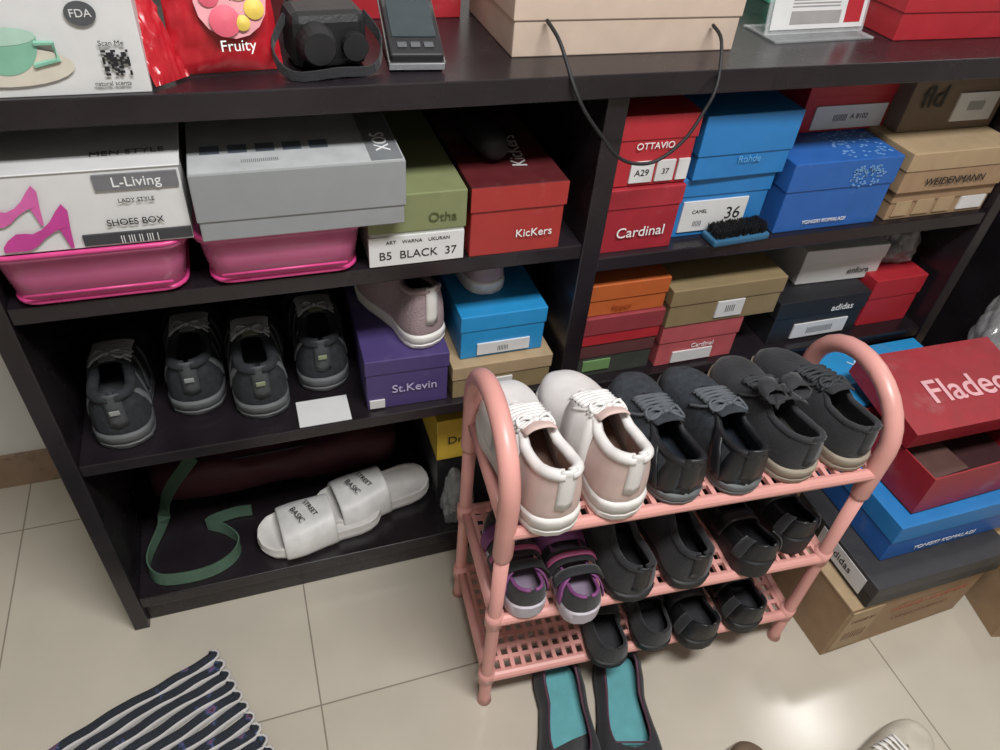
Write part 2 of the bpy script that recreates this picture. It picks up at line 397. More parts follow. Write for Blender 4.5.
for i in range(5): q.box((-.125+i*.036,.055,.1003),(-.100+i*.036,.08,.1008),1)
q.box((.095,.004,.1003),(.139,.356,.1008),2)
q.obj('lid_print',[PAPER,mat('grey_print','#5c6470'),mat('grey_band','#75787b',.4),mat('silver_lid_top','#b2b5b6',.35)],parent=xb)
text(xb,'XOS',(.118,.060,.1013),.030,WINK,'top',rot=math.pi/2)
text(xb,'|||||||||||||||||||',(-.05,.030,.1008),.010,mat('grey_ink','#55555a'),'top')
shoebox('olive_shoebox',.157,.311,.972,1.28,ZML,.962,mat('grey_label_box','#aeb0a8'),OLIVE,.52,
   labels=[(.0,.98,.03,.44,PAPER)],texts=[('B5  BLACK  37',.5,.17,.020,INK),('ART    WARNA    UKURAN',.5,.36,.0085,INK),('Otha',.75,.66,.022,mat('olive_ink','#4c5230'))])
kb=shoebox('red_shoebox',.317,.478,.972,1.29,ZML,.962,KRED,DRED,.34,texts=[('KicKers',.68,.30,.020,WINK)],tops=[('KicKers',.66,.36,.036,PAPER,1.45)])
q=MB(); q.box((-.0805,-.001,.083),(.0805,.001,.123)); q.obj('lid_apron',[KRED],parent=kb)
q=MB(); q.tube([(0,-.085,.026),(0,-.082,.026),(0,-.06,.026),(0,.05,.026),(0,.07,.026),(0,.075,.026)],[.006,.018,.025,.025,.016,.004],0,16)
q.obj('glasses_case',[RUBB],loc=(.370,1.12,.9635),rot=(0,0,.1),smooth=True)

# ---- right bay middle shelf
shoebox('red_shoebox',.558,.705,.985,1.28,ZMR,.928,mat('crimson_card','#9a2330',.5),mat('crimson_lid','#a02a36',.5),.30,texts=[('Cardinal',.52,.32,.028,WINK)])
shoebox('red_shoebox',.565,.706,.99,1.28,.930,1.052,RED,RED,.34,labels=[(.20,.50,.06,.36,PAPER),(.54,.78,.06,.36,PAPER),(.82,.97,.06,.36,PAPER)],texts=[('OTTAVIO',.46,.58,.016,WINK),('A29',.35,.2,.016,INK),('37',.66,.2,.014,INK)])
shoebox('blue_shoebox',.712,.905,1.01,1.30,ZMR,.922,BLUE,BLUE,.30,labels=[(.08,.78,.10,.62,PAPER)],texts=[('36',.64,.36,.034,INK),('CAMEL',.27,.44,.010,INK),('||||||',.27,.24,.012,INK)])
shoebox('blue_shoebox',.722,.915,1.00,1.30,.924,1.040,BLUE,BLUE,.62,texts=[('Rohde',.55,.30,.018,mat('pale_blue_ink','#5c9fd2'))],rot=.02)
yb=shoebox('blue_shoebox',.922,1.165,.985,1.28,ZMR,.946,BLUE2,BLUE2,.40,texts=[('YONGKI KOMALADI',.45,.14,.011,WINK)])
q=MB()
for i in range(80):
    a=random.uniform(0,6.28); rr_=random.random()**.5; x=.05+.04*math.cos(a)*rr_; z=.108+.024*math.sin(a)*rr_
    q.box((x-.0022,-.0016,z-.0015),(x+.0022,-.0008,z+.0015))
    x=random.uniform(-.0,.11); y=random.uniform(.01,.12); q.box((x-.003,y-.0018,.141),(x+.003,y+.0018,.1416))
q.obj('floral_print',[mat('light_blue_print','#6f9bcb')],parent=yb)
shoebox('red_shoebox',1.0,1.225,1.10,1.35,.947,1.050,RED,RED,.34,labels=[(.12,.86,.06,.50,PAPER)],texts=[('|||||||||  A 8102',.5,.28,.014,INK)])
shoebox('kraft_shoebox',1.185,1.442,.985,1.28,ZMR,.868,KRAFT,KRAFT,.4,labels=[(.05,.2,.15,.65,KRAFT2),(.25,.42,.15,.65,KRAFT2),(.46,.62,.15,.65,KRAFT2),(.7,.95,.15,.6,PAPER)])
shoebox('kraft_shoebox',1.175,1.440,.975,1.30,.869,.952,KRAFT,KRAFT2,.45,texts=[('WEIDENMANN',.5,.26,.022,INK)])
shoebox('brown_shoebox',1.20,1.442,1.06,1.34,.953,1.075,BROWN,BROWN,.3,labels=[(.50,.92,.14,.60,PAPER)],texts=[('fld',.24,.55,.06,INK),('||||||||',.71,.40,.02,INK)])
e=empty('shoe_brush',(.842,.988,ZMR),.06)
q=MB(); q.box((-.062,-.022,0),(.062,.022,.014)); q.obj('handle',[mat('brush_blue','#2f5f80',.4)],parent=e,bevel=.004)
q=MB()
for i in range(1100):
    x=random.uniform(-.056,.056); y=random.uniform(-.018,.018); q.tube([(x,y,.013),(x+random.uniform(-.003,.003),y+random.uniform(-.003,.003),.030+random.uniform(-.002,.002))],.0010,0,3)
q.obj('bristles',[RUBB],parent=e)

# ---- left bay lower shelf: black sneakers
def blk(loc,rz,side,lab):
    mf=lambda u,v: 2 if (.66<u<.80) else (1 if (u<.12 or u>.88 or v<.22) else 0)
    s=sneaker('black_sneaker',loc,rz,side,MESH,MESH,MSOLE,mat('grey_lace','#a2a5a8',.8),GREYI,L=.290,W=.114,st=(.034,.026),mf=mf,bow=True,hs=1.12,hh=1.12,rimr=.0085,lr=.0032,rise=.016,n=7,up3=CHAR,label=lab,rim=MESH,bs=.9,la=.36)
    for f0,f1 in((2,54),(126,178)):
        sg=1 if f0<90 else -1
        for u in(.30,.42,.54): s.strap(u,.012,CHAR,off=.003,f0=f0,f1=f1,du=.07*sg)
        s.strap(.16,.014,LGREY,off=.003,f0=f0,f1=f1,du=-.12*sg)
    s.heeltab(CHAR,w=.028,up=.008)
    q=MB(); p=s.P(0,math.radians(30),0); q.box((-.008,p.y-.0095,p.z-.004),(.008,p.y-.0065,p.z+.005)); q.obj('heel_logo',[lab],parent=s.e,bevel=.001)
lg=mat('logo_grey','#8d9090'); lgn=mat('logo_green','#838b70')
blk((-.268,1.000,ZLL),.04,-1,lg); blk((-.152,1.055,ZLL),.0,1,lg); blk((-.036,1.018,ZLL),.02,-1,lgn); blk((.077,1.065,ZLL),-.0,1,lgn)
q=MB(); q.box((.018,.978,0),(.112,1.045,.0012)); q.obj('paper_sheet',[PAPER],loc=(0,0,ZLL),rot=(0,0,0))
pb=shoebox('purple_shoebox',.142,.298,.990,1.30,ZLL,.628,PURP,PURP,.28,rot=-.03,labels=[(.04,.22,.04,.20,PAPER)],texts=[('St.Kevin',.58,.40,.026,mat('lilac_ink','#b9b0cf'))])
s=sneaker('rose_sneaker',(.268,1.010,.6285),.30,1,ROSE,ROSE,WSOLE,mat('rose_lace','#b9a9aa'),BEIGEI,L=.235,W=.098,hs=1.30,st=(.032,.024),lr=.003,hh=1.1); s.heeltab(WSOLE,up=.006)
shoebox('beige_shoebox',.304,.505,.985,1.30,ZLL,.588,KHAKI,KRAFT2,.4,labels=[(.2,.6,.1,.5,PAPER)])
shoebox('blue_shoebox',.322,.490,1.005,1.30,.589,.688,CYAN,CYAN,.35,labels=[(.20,.82,.08,.34,PAPER)],texts=[('|||||||',.5,.2,.012,INK)])
sneaker('rose_sneaker',(.395,1.065,.6885),.1,-1,ROSE,ROSE,WSOLE,mat('rose_lace','#b9a9aa'),BEIGEI,L=.245,W=.09,hs=.95,st=(.030,.022),rise=.008,bow=False)

# ---- left bay bottom: soft maroon bag
q=MB(); rows=[]
nU,nV=40,28
for i in range(nU+1):
    u=-1+2*i/nU; e_=max(0,1-abs(u)**7)**(1/3.2); r=[]
    for j in range(nV):
        a=2*math.pi*j/nV; c=math.cos(a); sn=math.sin(a)
        y=math.copysign(abs(c)**.5,c)*.098*e_; z=math.copysign(abs(sn)**.55,sn)
        z=(.052+z*.052*(e_*.75+.25)*(1-.12*math.cos(u*5))) 
        w_=noise.noise(Vector((u*5,c*2,sn*2)))*.010+noise.noise(Vector((u*14,c*4,sn*4)))*.004
        r.append(Vector((u*.290,y+w_*(.6),max(.0005,z+(w_ if sn>-.4 else 0)))))
    rows.append(r)
q.rows(rows,closed=True,cap0=True,cap1=True)
mb=q.obj('maroon_bag',[MARN],loc=(-.036,1.292,ZB),smooth=True)
q=MB(); q.tube([(-.25,-.060,.094),(-.1,-.066,.098),(.05,-.066,.1),(.25,-.060,.094)],.0025,0,6); q.obj('zipper',[BLK],parent=mb,smooth=True)
def slide(name,loc,rz,t1,t2):
    e=empty(name,loc,rz); L=.275; W=.118
    w=lambda q:interp(q,SX,[0,.34,.50,.66,.80,.85,.82,.88,1,.97,.82,.58,.36,0])*W/2
    def ring(z,k):
        lf=[Vector((-w(q)*k,.5*L+(q-.5)*L*k,z+.012*max(0,abs(q-.5)-.2))) for q in ST]; rt=[Vector((w(q)*k,.5*L+(q-.5)*L*k,z+.012*max(0,abs(q-.5)-.2))) for q in ST]
        return lf+rt[-2:0:-1]
    b=MB(); b.rows([ring(0,.94),ring(.004,.98),ring(.014,1.0),ring(.016,.985),ring(.028,1.0),ring(.034,.985),ring(.034,.93),ring(.028,.88)],closed=True,cap0=True,cap1=True)
    b.obj('footbed',[WSOLE],parent=e,smooth=True).modifiers.new('e','EDGE_SPLIT').split_angle=.9
    b=MB(); rows=[]
    for k in range(17):
        ph=math.pi*k/16; c=math.cos(ph); sn=math.sin(ph)
        rows.append([Vector((-math.copysign(abs(c)**.7,c)*(w(q)+.003),q*L,.006+(.068-.035*(q-.5))*sn**.7)) for q in(.40,.42,.5,.56,.62,.68,.74,.80,.82)])
    b.rows(rows); b.obj('strap',[mat('white_padded','#cdccca',.45,bump=.15)],parent=e,smooth=True,solid=.010,subsurf=1)
    for tt,dx,dy,sz in((t1,-.006,.185,.018),(t2,.004,.155,.015)):
        text(e,tt,(dx,dy,.0815),sz,INK,'top',rot=-math.pi/2-1.25)
    return e
slide('slide_sandal',(.170,1.070,ZB),math.pi/2+.10,'BASIC','STREET')
slide('slide_sandal',(.295,1.128,ZB+.003),math.pi/2+.17,'BASIC','STREET')
q=MB()
path=[(-.20,1.155,.30),(-.27,1.155,.20),(-.295,1.14,.125),(-.325,1.06,.1145),(-.31,1.01,.1145),(-.264,.995,.1145),(-.20,.998,.1145),(-.155,1.022,.1145),(-.142,1.060,.1145),(-.17,1.10,.1145),(-.205,1.125,.1145),(-.15,1.14,.1145),(-.11,1.138,.1145)]
q.ribbon(smooth_path(path),.026,.003,(.0,.45,1)); q.obj('webbing_strap',[GSTR],smooth=False)
def crumple(name,c,r,m,seed=0,amp=.22):
    bm=bmesh.new(); bmesh.ops.create_icosphere(bm,subdivisions=5,radius=1)
    for v in bm.verts:
        n=noise.noise(v.co*1.6+Vector((seed,0,0)))
        f=noise.voronoi(v.co*2.4+Vector((0,seed,0)))[0]; rdg=(f[1]-f[0])
        v.co=v.co*(1+amp*n*1.4-.26*(.4-min(rdg,.4))); v.co=Vector((v.co.x*r[0],v.co.y*r[1],max(v.co.z,-.75)*r[2]))
    mz=min(v.co.z for v in bm.verts)
    for v in bm.verts: v.co.z-=mz
    me=D.meshes.new(name); bm.to_mesh(me); bm.free(); me.materials.append(m)
    for p in me.polygons: p.use_smooth=True
    o=D.objects.new(name,me); COL.objects.link(o); o.location=c; return o
crumple('plastic_bag',(.337,1.012,ZB),(.038,.030,.095),FILM,9)
shoebox('black_shoebox',.30,.505,1.06,1.38,ZB,.26,BCARD,BCARD,.3)
shoebox('yellow_shoebox',.295,.50,1.05,1.36,.261,.385,YEL,YEL,.3,texts=[('Dr',.2,.5,.03,INK)])

# ---- right bay lower shelf
shoebox('patterned_shoebox',.562,.735,.995,1.28,ZLR,.585,mat('dark_green_card','#3b3f39'),mat('plaid_lid','#5c3436'),.4,labels=[(.1,.45,.2,.5,mat('green_label','#6d8f5c'))])
shoebox('red_shoebox',.560,.738,.99,1.28,.586,.655,RED,mat('dull_red_lid','#8d3840',.5),.6)
shoebox('orange_shoebox',.560,.735,.995,1.30,.656,.728,ORNG,ORNG,.5,texts=[('fipper',.45,.25,.018,mat('orange_ink','#9a4520'))])
shoebox('coral_shoebox',.745,.935,.99,1.28,ZLR,.606,CORAL,CORAL,.42,labels=[(.2,.7,.06,.32,PAPER)],texts=[('Cardinal',.55,.44,.016,WINK)])
shoebox('khaki_shoebox',.742,1.005,.985,1.28,.607,.698,KHAKI,KHAKI,.42,labels=[(.42,.66,.12,.55,PAPER)],texts=[('|||||',.54,.36,.018,INK)])
shoebox('black_shoebox',1.03,1.27,1.00,1.30,ZLR,.612,BCARD,BCARD,.4,labels=[(.25,.85,.08,.42,PAPER)],texts=[('adidas',.72,.72,.024,WINK),('|||||||||||||||',.55,.25,.018,INK)])
shoebox('white_shoebox',1.10,1.315,1.05,1.33,.613,.700,PAPER,PAPER,.4,texts=[('enfora',.72,.30,.022,INK)],rot=-.04)
shoebox('red_shoebox',1.285,1.43,1.01,1.30,ZLR,.628,RED,RED,.4)
crumple('plastic_bag',(1.368,1.10,.629),(.062,.065,.062),FILM,2)

# ---- stack in front, right
shoebox('cardboard_box',1.035,1.43,.515,.775,0,.190,KRAFT,KRAFT2,.04,rot=.03,labels=[(.03,.24,.1,.9,KRAFT2)],texts=[('SUPREMELY HOMEMADE',.62,.66,.020,mat('red_ink','#a05038')),('CHINESE HOUSEHOLD',.60,.44,.016,mat('brown_ink','#6d4a34')),('MADE IN',.14,.70,.016,mat('brown_ink','#6d4a34')),('|||||||',.14,.40,.034,mat('brown_ink','#6d4a34'))])
bb=shoebox('black_shoebox',1.06,1.42,.505,.765,.192,.262,BCARD,mat('charcoal_lid','#343335',.5),.5)
q=MB(); q.box((-.1812,.03,.012),(-.179,.17,.060)); q.obj('label',[PAPER],parent=bb)
text(bb,'adidas',(-.1816,.10,.036),.026,INK,'left')
shoebox('blue_shoebox',1.105,1.45,.560,.790,.264,.376,BLUE2,BLUE,.45,texts=[('YONGKI KOMALADI',.45,.22,.018,WINK)])
e=empty('open_red_shoebox',(1.145,.585,.378),.02)
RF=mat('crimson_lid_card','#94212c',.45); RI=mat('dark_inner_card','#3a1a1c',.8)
q=MB(); w,d,h=.34,.20,.105
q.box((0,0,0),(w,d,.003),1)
q.box((0,0,.003),(w,.003,h)); q.box((0,d-.003,.003),(w,d,h)); q.box((0,.003,.003),(.003,d-.003,h)); q.box((w-.003,.003,.003),(w,d-.003,h))
q.box((.02,.03,.003),(.16,.17,.05),2,Matrix.Rotation(.05,4,'Z'))
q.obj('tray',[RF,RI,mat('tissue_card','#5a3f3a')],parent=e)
q=MB(); M=Matrix.Translation((-.005,.080,.110))@Matrix.Rotation(math.radians(9),4,'X')@Matrix.Rotation(math.radians(-2),4,'Z')
lw,ld,lh=.345,.20,.045
q.box((0,0,lh-.003),(lw,ld,lh),0,M); q.box((0,0,0),(lw,.003,lh-.003),0,M); q.box((0,ld-.003,0),(lw,ld,lh-.003),0,M); q.box((0,.003,0),(.003,ld-.003,lh-.003),0,M); q.box((lw-.003,.003,0),(lw,ld-.003,lh-.003),0,M)
lo=q.obj('lid',[RF],parent=e)
t=text(lo,'Fladeo',(0,0,0),.080,mat('pink_ink','#d8a5aa'),'top',bold=.001); t.matrix_local=M@Matrix.Translation((.195,.085,lh+.0012))
shoebox('cardboard_box',1.07,1.43,.795,.955,0,.370,KRAFT,KRAFT2,.04)
shoebox('blue_shoebox',1.055,1.425,.795,.962,.371,.482,CYAN,CYAN,.4,tops=[('YONGKI',.62,.66,.045,mat('white_blue_ink','#a9cce2'),0)])
shoebox('cardboard_box',1.515,1.78,.60,.95,0,.42,KRAFT,KRAFT2,.04)
crumple('plastic_bag',(1.585,.865,.421),(.085,.070,.145),FILM,5)
shoebox('cardboard_box',1.455,1.78,.40,.585,0,.16,KRAFT,KRAFT2,.05,rot=-.22,texts=[('Indomie',.3,.5,.06,mat('red_ink','#a05038'))])

# ================================================================ TOP OF CABINET
wb=shoebox('kitchenware_box',-.385,-.092,.965,1.16,ZT,1.30,PAPER,PAPER,.01)
q=MB()
def disc(q,cx,cz,rx,rz,y,mi,n=24,a0=0,a1=2*math.pi): q.poly([(cx+rx*math.cos(a0+(a1-a0)*k/n),y,cz+rz*math.sin(a0+(a1-a0)*k/n)) for k in range(n+(0 if a1-a0>6.2 else 1))],mi)
disc(q,.000,.035,.070,.022,-.0012,3); disc(q,.002,.068,.038,.042,-.0018,0,24,math.pi,2*math.pi); disc(q,.002,.068,.038,.010,-.0022,1)
q.tube([(.036,-.002,.060),(.054,-.002,.060),(.056,-.002,.042),(.030,-.002,.036)],.003,0,6)
disc(q,.090,.090,.016,.013,-.0014,2)
q.obj('cup_print',[GRN,mat('pale_green_print','#a9c9b9'),mat('grey_stamp','#4d4f52'),mat('saucer_print','#cfc8ba')],parent=wb,recalc=False)
q=MB()
for i in range(11):
    for j in range(11):
        if random.random()<.55 or (i in(0,10) and j in(0,10)): q.box((.100+i*.0026,-.0016,.022+j*.0026),(.1026+i*.0026,-.0008,.0246+j*.0026))
q.obj('qr_print',[INK],parent=wb)
text(wb,'Scan Me',(.113,-.0016,.058),.008,INK); text(wb,'FDA',(.090,-.002,.090),.012,PAPER)
text(wb,'natural scents',(.105,-.0016,.013),.007,INK)
def pouch(name,loc,w,h,t,m,rot):
    q=MB()
    for sgn in(1,-1):
        rows=[]
        for i in range(25):
            v=i/24; r=[]
            for j in range(21):
                u=j/20-.5
                th=t/2*(max(0,math.sin(math.pi*v))**.6)*(max(0,1-(2*u)**2)**.6)
                wr=.005*noise.noise(Vector((u*16,v*11,sgn*3)))*(1+2*abs(u))
                r.append(Vector((u*w*(1-.05*math.sin(math.pi*v)),-sgn*th+wr*(1 if 0<v<1 else 0),v*h)))
            rows.append(r)
        q.rows(rows)
    return q.obj(name,[m],loc=loc,rot=rot,smooth=True,weld=False)
cp=pouch('candy_pouch',(-.002,1.015,ZT+.003),.135,.20,.06,mat('red_foil','#b01f2a',.25),(-.30,0,.08))
q=MB()
def dome(q,cx,cz,r,y,mi): q.rows([[Vector((cx+r*k*math.cos(a*math.pi/8),y-.003*(1-k*k),cz+r*k*math.sin(a*math.pi/8))) for a in range(16)] for k in(.02,.5,1)],mi,closed=True)
dome(q,.012,.080,.042,-.0325,0); dome(q,.022,.095,.016,-.037,1); dome(q,.002,.058,.018,-.037,2); dome(q,.038,.070,.012,-.036,3); dome(q,-.012,.085,.012,-.036,2); dome(q,.022,.055,.009,-.037,3)
q.obj('pouch_print',[mat('pink_print','#dc9aa0'),mat('skin_print','#d4a686'),mat('candy_print','#cf5a6d'),mat('yellow_print','#d9bd55')],parent=cp,smooth=True)
text(cp,'Fruity',(.012,-.042,.030),.018,WINK)
pouch('candy_pouch',(-.070,.99,ZT+.003),.05,.16,.02,mat('red_foil','#b01f2a',.25),(-.5,0,.7))
e=empty('camera_case',(.125,1.05,ZT),.1)
q=MB(); q.box((-.05,-.03,0),(.05,.04,.07)); q.obj('body',[BLKL],parent=e,bevel=.012)
q=MB(); q.tube([(-.02,-.03,.035),(-.02,-.05,.035),(-.02,-.058,.035)],[.026,.024,.02],0,20); q.tube([(.03,-.03,.03),(.03,-.045,.03)],.017,0,16); q.obj('lens_barrels',[RUBB],parent=e,smooth=False)
q=MB(); q.ribbon(smooth_path([(-.05,-.0,.06),(-.075,-.03,.03),(-.06,-.065,.008),(0,-.07,.010),(.05,-.06,.008),(.07,-.02,.03),(.05,0,.06)]),.012,.002); q.obj('neck_strap',[BLK],parent=e)
e=empty('card_terminal',(.238,1.0,ZT),-.08)
q=MB(); M=Matrix.Rotation(math.radians(20),4,'X'); q.box((-.036,0,.004),(.036,.15,.026),0,M); q.box((-.036,0,0),(.036,.13,.006),0); q.obj('body',[BCARD],parent=e,bevel=.005)
q=MB(); q.box((-.038,-.003,.004),(.038,.006,.014),0,M); q.box((-.030,.035,.026),(.030,.14,.0275),1,M)
q.box((-.0385,-.001,.010),(-.036,.15,.016),0,M); q.box((.036,-.001,.010),(.0385,.15,.016),0,M)
for i in range(3): q.box((-.025+i*.018,.014,.026),(-.012+i*.018,.024,.028),2,M)
q.obj('trim',[METAL,mat('screen_glass','#2f3a40',.1),mat('key_grey','#55585c')],parent=e,bevel=.001)
gb=shoebox('gift_box',.385,.760,1.035,1.26,ZT,1.262,BEIGE,BEIGE,.62)
q=MB(); q.tube(smooth_path([(.434,1.032,1.182),(.440,.99,1.165),(.452,.950,1.118),(.470,.938,1.085),(.500,.935,1.05),(.530,.932,1.018),(.562,.930,1.004),(.60,.930,1.006),(.640,.932,1.035),(.668,.940,1.075),(.686,.950,1.112),(.702,.99,1.16),(.709,1.032,1.17)],5),.0028,0,8)
o=q.obj('cord_handle',[RUBB],smooth=True); o.parent=gb; o.location=(-gb.location.x,-gb.location.y,-gb.location.z)
e=empty('acrylic_sign',(.955,1.09,ZT),.05)
q=MB(); q.box((-.105,-.03,0),(.105,.06,.004)); q.box((-.105,.0,.004),(.105,.004,.15),0,Matrix.Rotation(-.15,4,'X')); q.obj('holder',[GLAS],parent=e,bevel=.001)
q=MB(); M=Matrix.Rotation(-.15,4,'X'); q.box((-.098,-.0016,.012),(.098,-.0006,.145),0,M); q.box((-.06,-.0022,.02),(.045,-.0015,.04),1,M); q.box((.055,-.0022,.02),(.09,-.0015,.07),2,M)
for i in range(5): q.box((-.06,-.0022,.046+i*.005),(.04,-.0015,.048+i*.005),1,M)
q.obj('printed_card',[PAPER,mat('grey_print2','#9a9696'),RED],parent=e)
shoebox('red_shoebox',1.09,1.40,1.05,1.26,ZT,1.205,RED,RED,.4)
shoebox('green_shoebox',.98,1.25,1.27,1.40,ZT,1.19,mat('green_card','#3f9a7c'),mat('green_card','#3f9a7c'),.4)
shoebox('red_shoebox',.10,.365,1.22,1.39,ZT,1.21,RED,RED,.4)
shoebox('maroon_shoebox',-.08,.09,1.20,1.39,ZT,1.25,DRED,DRED,.4)

# ================================================================ PINK RACK
rk=empty('plastic_shoe_rack',(.292,.632,0),math.radians(-3.8))
RW,RD=.672,.240
q=MB()
for x in(0,RW):
    top=.608 if x>0 else .622
    arch=[(x,RD/2-RD/2*math.cos(t*math.pi/14),top+.108*math.sin(t*math.pi/14)) for t in range(15)]
    q.tube([(x,-.006,0),(x,-.004,.02),(x,-.002,.3),(x,0,.50)],[.015,.012,.012,.013],0,14)
    q.tube([(x,RD+.006,0),(x,RD+.004,.02),(x,RD+.002,.3),(x,RD,.50)],[.015,.012,.012,.013],0,14)
    q.tube([(x,0,.49),(x,0,.50),(x,0,.56)]+arch+[(x,RD,.56),(x,RD,.50),(x,RD,.49)],[.014]+[.0168]*(len(arch)+4)+[.014],0,16)
    for z in(.10,.31,.565):
        q.tube([(x,0,z),(x,RD,z)],.010,0,10)
        for y in (0,RD): q.tube([(x,y,z-.022),(x,y,z+.014)],.0165,0,14)
q.obj('end_frames',[PRACK],parent=rk,smooth=True)
TZ=(.10,.31,.565)
for k,z in enumerate(TZ):
    q=MB()
    for y in(-.004,RD+.004): q.tube([(0,y,z-.007),(RW,y,z-.007)],.011,0,12)
    nx=30; ny=10
    for i in range(nx+1): x=.012+(RW-.024)*i/nx; q.box((x-.0042,0,z-.006),(x+.0042,RD,z+.004))
    for j in range(1,ny): y=RD*j/ny; q.box((.008,y-.0042,z-.0055),(RW-.008,y+.0042,z+.0035))
    q.obj('tier_%d'%(k+1),[PRACK],parent=rk)
A=math.radians(-3.8)
z3=TZ[2]+.0045; z2=TZ[1]+.0045; z1=TZ[0]+.0045
wm=lambda u,v: 1 if (u<.32 and v<.80) else 0
for x,y,sd,r in((.364,.600,-1,.015),(.476,.602,1,-.01)):
    s=sneaker('white_sneaker',(x,y,z3),r,sd,WHT,PNK,WSOLE,LACE,BEIGEI,L=.30,W=.112,st=(.042,.030),mf=wm,hs=1.18,hh=1.22,rim=WHT,rimr=.0085,lr=.0030,bs=1.1,rise=.026,n=8)
    s.heeltab(WHT,w=.026,up=.012)
    s.strap(.42,.085,WHT,off=.004,f0=2,f1=62,du=.06); s.strap(.42,.085,WHT,off=.004,f0=118,f1=178,du=-.06)
gl=mat('slate_lace','#565b60',.8)
for x,y,sd in((.584,.604,-1),(.692,.596,1)):
    s=sneaker('slate_knit_sneaker',(x,y,z3),A,sd,KNIT,KNIT,MSOLE,gl,mat('dark_blue_insole','#343c47'),L=.280,W=.106,st=(.026,.020),hs=.98,hh=1.05,bow=True,rim=BLKL,rimr=.006,lr=.003,rise=.022,n=7,bs=1.2,mf=lambda u,v:1 if u<.2 else 0)
    s.strap(.20,.030,BLKL,off=.004,f0=0,f1=58,du=.16); s.strap(.20,.030,BLKL,off=.004,f0=122,f1=180,du=.16)
    s.strap(.05,.030,BLKL,off=.003,f0=0,f1=56); s.strap(.05,.030,BLKL,off=.003,f0=124,f1=180); s.heeltab(BLKL,w=.036,up=.014)
s=sneaker('black_canvas_shoe',(.802,.594,z3),A+.05,-1,BLK,BLK,TAN,mat('black_lace','#34363a',.8),GREYI,L=.28,W=.106,hs=1.0,st=(.034,.026),bow=True,rimr=.005,rise=.026,lr=.003,bs=1.2,n=6); s.bow(.38,BLK,.040,.012); s.heeltab(BLK)
s=sneaker('black_canvas_shoe',(.912,.592,z3),A+.07,1,BLK,BLK,TAN,mat('black_lace','#34363a',.8),GREYI,L=.285,W=.104,hs=1.0,st=(.034,.026),bow=True,rimr=.005,rise=.022,lr=.003,n=6); s.heeltab(BLK)
# middle tier
for x,y,sd in((.350,.612,-1),(.438,.575,1)):
    s=flat('sport_sandal',(x,y,z2),A,sd,BLK,LAV,mat('violet_insole','#85778a'),L=.225,W=.088,st=(.038,.020),hs=1.2,rim=PURS)
    s.strap(.42,.030,BLK,off=.012,f0=5,f1=175); s.strap(.42,.010,mat('pink_trim','#b9608a'),off=.016,f0=20,f1=160); s.strap(.66,.03,PURS,off=.005); s.strap(.20,.016,PURS,off=.006,f0=0,f1=70,du=.1); s.strap(.20,.016,PURS,off=.006,f0=110,f1=180,du=-.1)
    s.strap(.25,.020,BLK,off=.014,f0=20,f1=160)
for x,y,sd in((.548,.590,-1),(.662,.586,1)):
    s=slipon('black_school_shoe',(x,y,z2),A,sd,BLK,RUBB,BLK,L=.25,W=.108,hs=1.4,fo=([0,.25,.36,.44,.48,1],[56,58,66,78,90,90]),rimr=.006); s.heeltab(BLKL,w=.03,up=.006)
for x,y,sd in((.800,.574,-1),(.905,.600,1)):
    s=flat('black_heeled_shoe',(x,y,z2),A,sd,BLKL,RUBB,BLKL,L=.235,W=.094,st=(.050,.014),hs=1.2); s.strap(.42,.03,BLKL,off=.006); s.strap(.12,.02,BLK,off=.008,f0=0,f1=60); s.strap(.12,.02,BLK,off=.008,f0=120,f1=180)
# bottom tier
for x,y,sd in((.532,.572,-1),(.632,.580,1)):
    s=flat('black_flat_shoe',(x,y,z1),A-.12,sd,BLK,RUBB,BLK,L=.235,W=.096,hs=1.3,st=(.022,.012)); s.strap(.50,.065,BLK,off=.004)
for x,y,sd in((.730,.558,-1),(.842,.564,1)):
    s=flat('black_strap_shoe',(x,y,z1),A,sd,BLKL,RUBB,BLK,L=.235,W=.100,hs=1.5,st=(.032,.020)); s.strap(.40,.035,BLKL,off=.006); s.strap(.15,.02,BLK,off=.006,f0=0,f1=55); s.strap(.15,.02,BLK,off=.006,f0=125,f1=180)

# ================================================================ FLOOR ITEMS
for x,y,sd,r in((.456,.655,-1,2.92),(.592,.636,1,2.86)):
    s=flat('ballet_flat',(x,y,0),r,sd,BLK,RUBB,TEAL,L=.280,W=.126,hs=1.15,rim=mat('plum_piping','#4a2a3c'),fo=([0,.5,.62,.7,.74,1],[52,50,56,68,90,90]),iw=.72)
    s.strap(.07,.022,BLK,off=.002,f0=0,f1=52); s.strap(.07,.022,BLK,off=.002,f0=128,f1=180)
sneaker('cream_sneaker',(.86,.255,0),-math.pi/2+.15,1,CREAM,CREAM,WSOLE,LACE,GREYI,L=.27,W=.1,bow=False)
sneaker('brown_sneaker',(.735,.13,0),.0,-1,SBR,SBR,TAN,CREAM,GREYI,L=.26,W=.095)
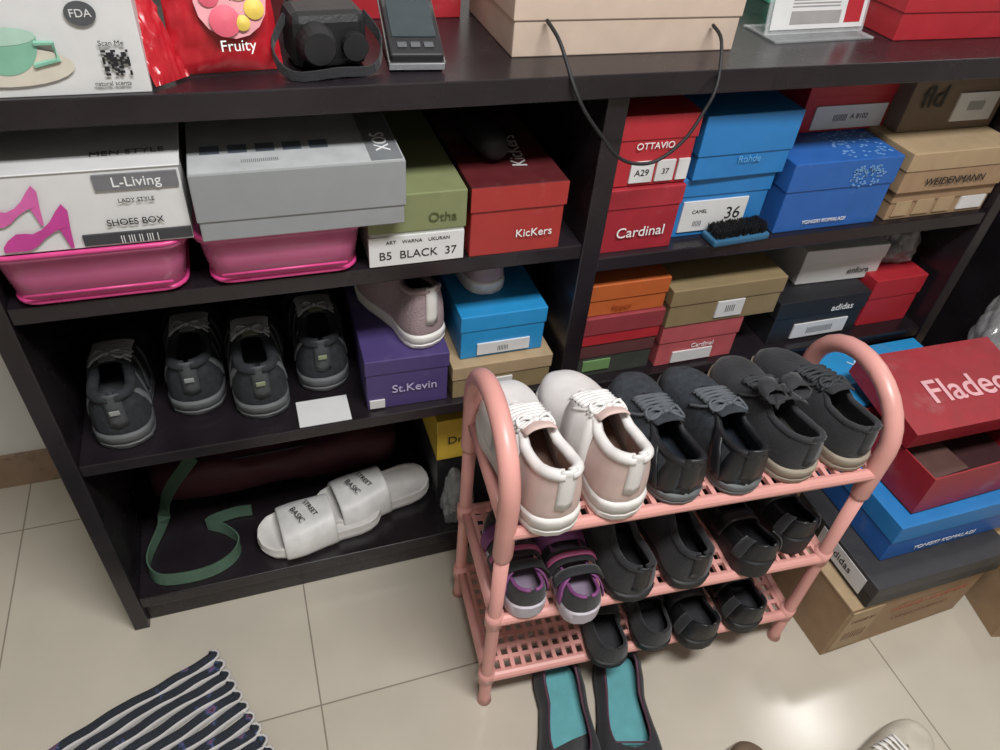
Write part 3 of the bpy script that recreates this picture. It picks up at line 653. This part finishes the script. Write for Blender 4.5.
# rag rug
RB=D.materials.new('black_rag'); RB.use_nodes=True; nt=RB.node_tree; bs=nt.nodes['Principled BSDF']; bs.inputs['Roughness'].default_value=.95
tc=nt.nodes.new('ShaderNodeTexCoord'); vo=nt.nodes.new('ShaderNodeTexNoise'); vo.inputs['Scale'].default_value=28; vo.inputs['Detail'].default_value=3
cr=nt.nodes.new('ShaderNodeValToRGB'); E=cr.color_ramp.elements; E[0].position=.0; E[0].color=lin('#1f242c')+[1]; E[1].position=.60; E[1].color=lin('#272c35')+[1]
for p,c in((.63,'#3a4f78'),(.68,'#7a4a66'),(.72,'#2a2f38')): k=E.new(p); k.color=lin(c)+[1]
nt.links.new(tc.outputs['Object'],vo.inputs['Vector']); nt.links.new(vo.outputs['Fac'],cr.inputs['Fac']); nt.links.new(cr.outputs['Color'],bs.inputs['Base Color'])
bp=nt.nodes.new('ShaderNodeBump'); n2=nt.nodes.new('ShaderNodeTexNoise'); n2.inputs['Scale'].default_value=220; nt.links.new(tc.outputs['Object'],n2.inputs['Vector']); nt.links.new(n2.outputs['Fac'],bp.inputs['Height']); bp.inputs['Distance'].default_value=.003
nt.links.new(bp.outputs['Normal'],bs.inputs['Normal'])
ang=math.atan2(-.365,-.931)
rg=empty('striped_rag_rug',(-.225,.879,0),ang)
q=MB(); qw=MB()
P=.027
for k in range(22):
    y=P*k+.013
    def row(yy,hw,z):
        n=60; ex=random.uniform(-.004,.004)
        rows=[]
        for i in range(n+1):
            x=ex+(.78-ex)*i/n; wob=.0026*math.sin(x*23+k)+.0012*math.sin(x*60+k*2); hz=z*(1+.12*math.sin(x*95+k*3))
            rows.append([Vector((x,yy+wob+hw*math.cos(a*math.pi/4),.0002+hz*max(0,math.sin(a*math.pi/4)))) for a in range(5)])
        return rows
    q.rows(row(y,.0125,.011),0)
    qw.rows(row(y+.0125,.0038,.0135),0)
    qw.tube([(.004,y+.012,.008),(-.006,y+.008,.008),(-.010,y,.007),(-.006,y-.008,.008),(.004,y-.012,.008)],.003,0,6)
    q.tube([(.006,y-.008,.008),(-.002,y,.009),(.006,y+.008,.008)],.005,0,6)
q.obj('rag_rows',[RB],parent=rg,smooth=True); qw.obj('white_rows',[mat('rug_white','#c4c1bf',.9,bump=.4)],parent=rg,smooth=True)

# ================================================================ LIGHTS
def lamp(name,loc,sx,sy,power,col,rz=0):
    e=empty(name,loc,rz)
    q=MB(); q.box((-sx/2-.03,-sy/2-.03,.0),(sx/2+.03,sy/2+.03,.04)); q.obj('housing',[METAL],parent=e,bevel=.006)
    L=D.lights.new('tube','AREA'); L.shape='RECTANGLE'; L.size=sx; L.size_y=sy; L.energy=power; L.color=col
    o=D.objects.new('tube_light',L); COL.objects.link(o); o.parent=e; o.location=(0,0,-.005)
lamp('ceiling_lamp',(2.6,1.12,RH-.042),.32,.32,9,(1,.98,.95))
lamp('ceiling_lamp',(.50,-.10,RH-.042),1.2,.35,70,(.99,.985,.98))
w=D.worlds.new('World'); S.world=w; w.use_nodes=True; w.node_tree.nodes['Background'].inputs[0].default_value=(.8,.85,.9,1); w.node_tree.nodes['Background'].inputs[1].default_value=.3

# ================================================================ CAMERA
cd=D.cameras.new('camera'); cd.sensor_width=36; cd.lens=26.64; cd.clip_start=.02
co=D.objects.new('camera',cd); COL.objects.link(co)
X=Vector((.9477,.1535,-.2805)); Z=Vector((.072,.7426,.666)); X.normalize(); Z=(Z-X*Z.dot(X)).normalized(); Y=Z.cross(X)
R=Matrix((X,Y,Z)).to_4x4()
co.matrix_world=Matrix.Translation((0,0,1.5))@R
S.camera=co
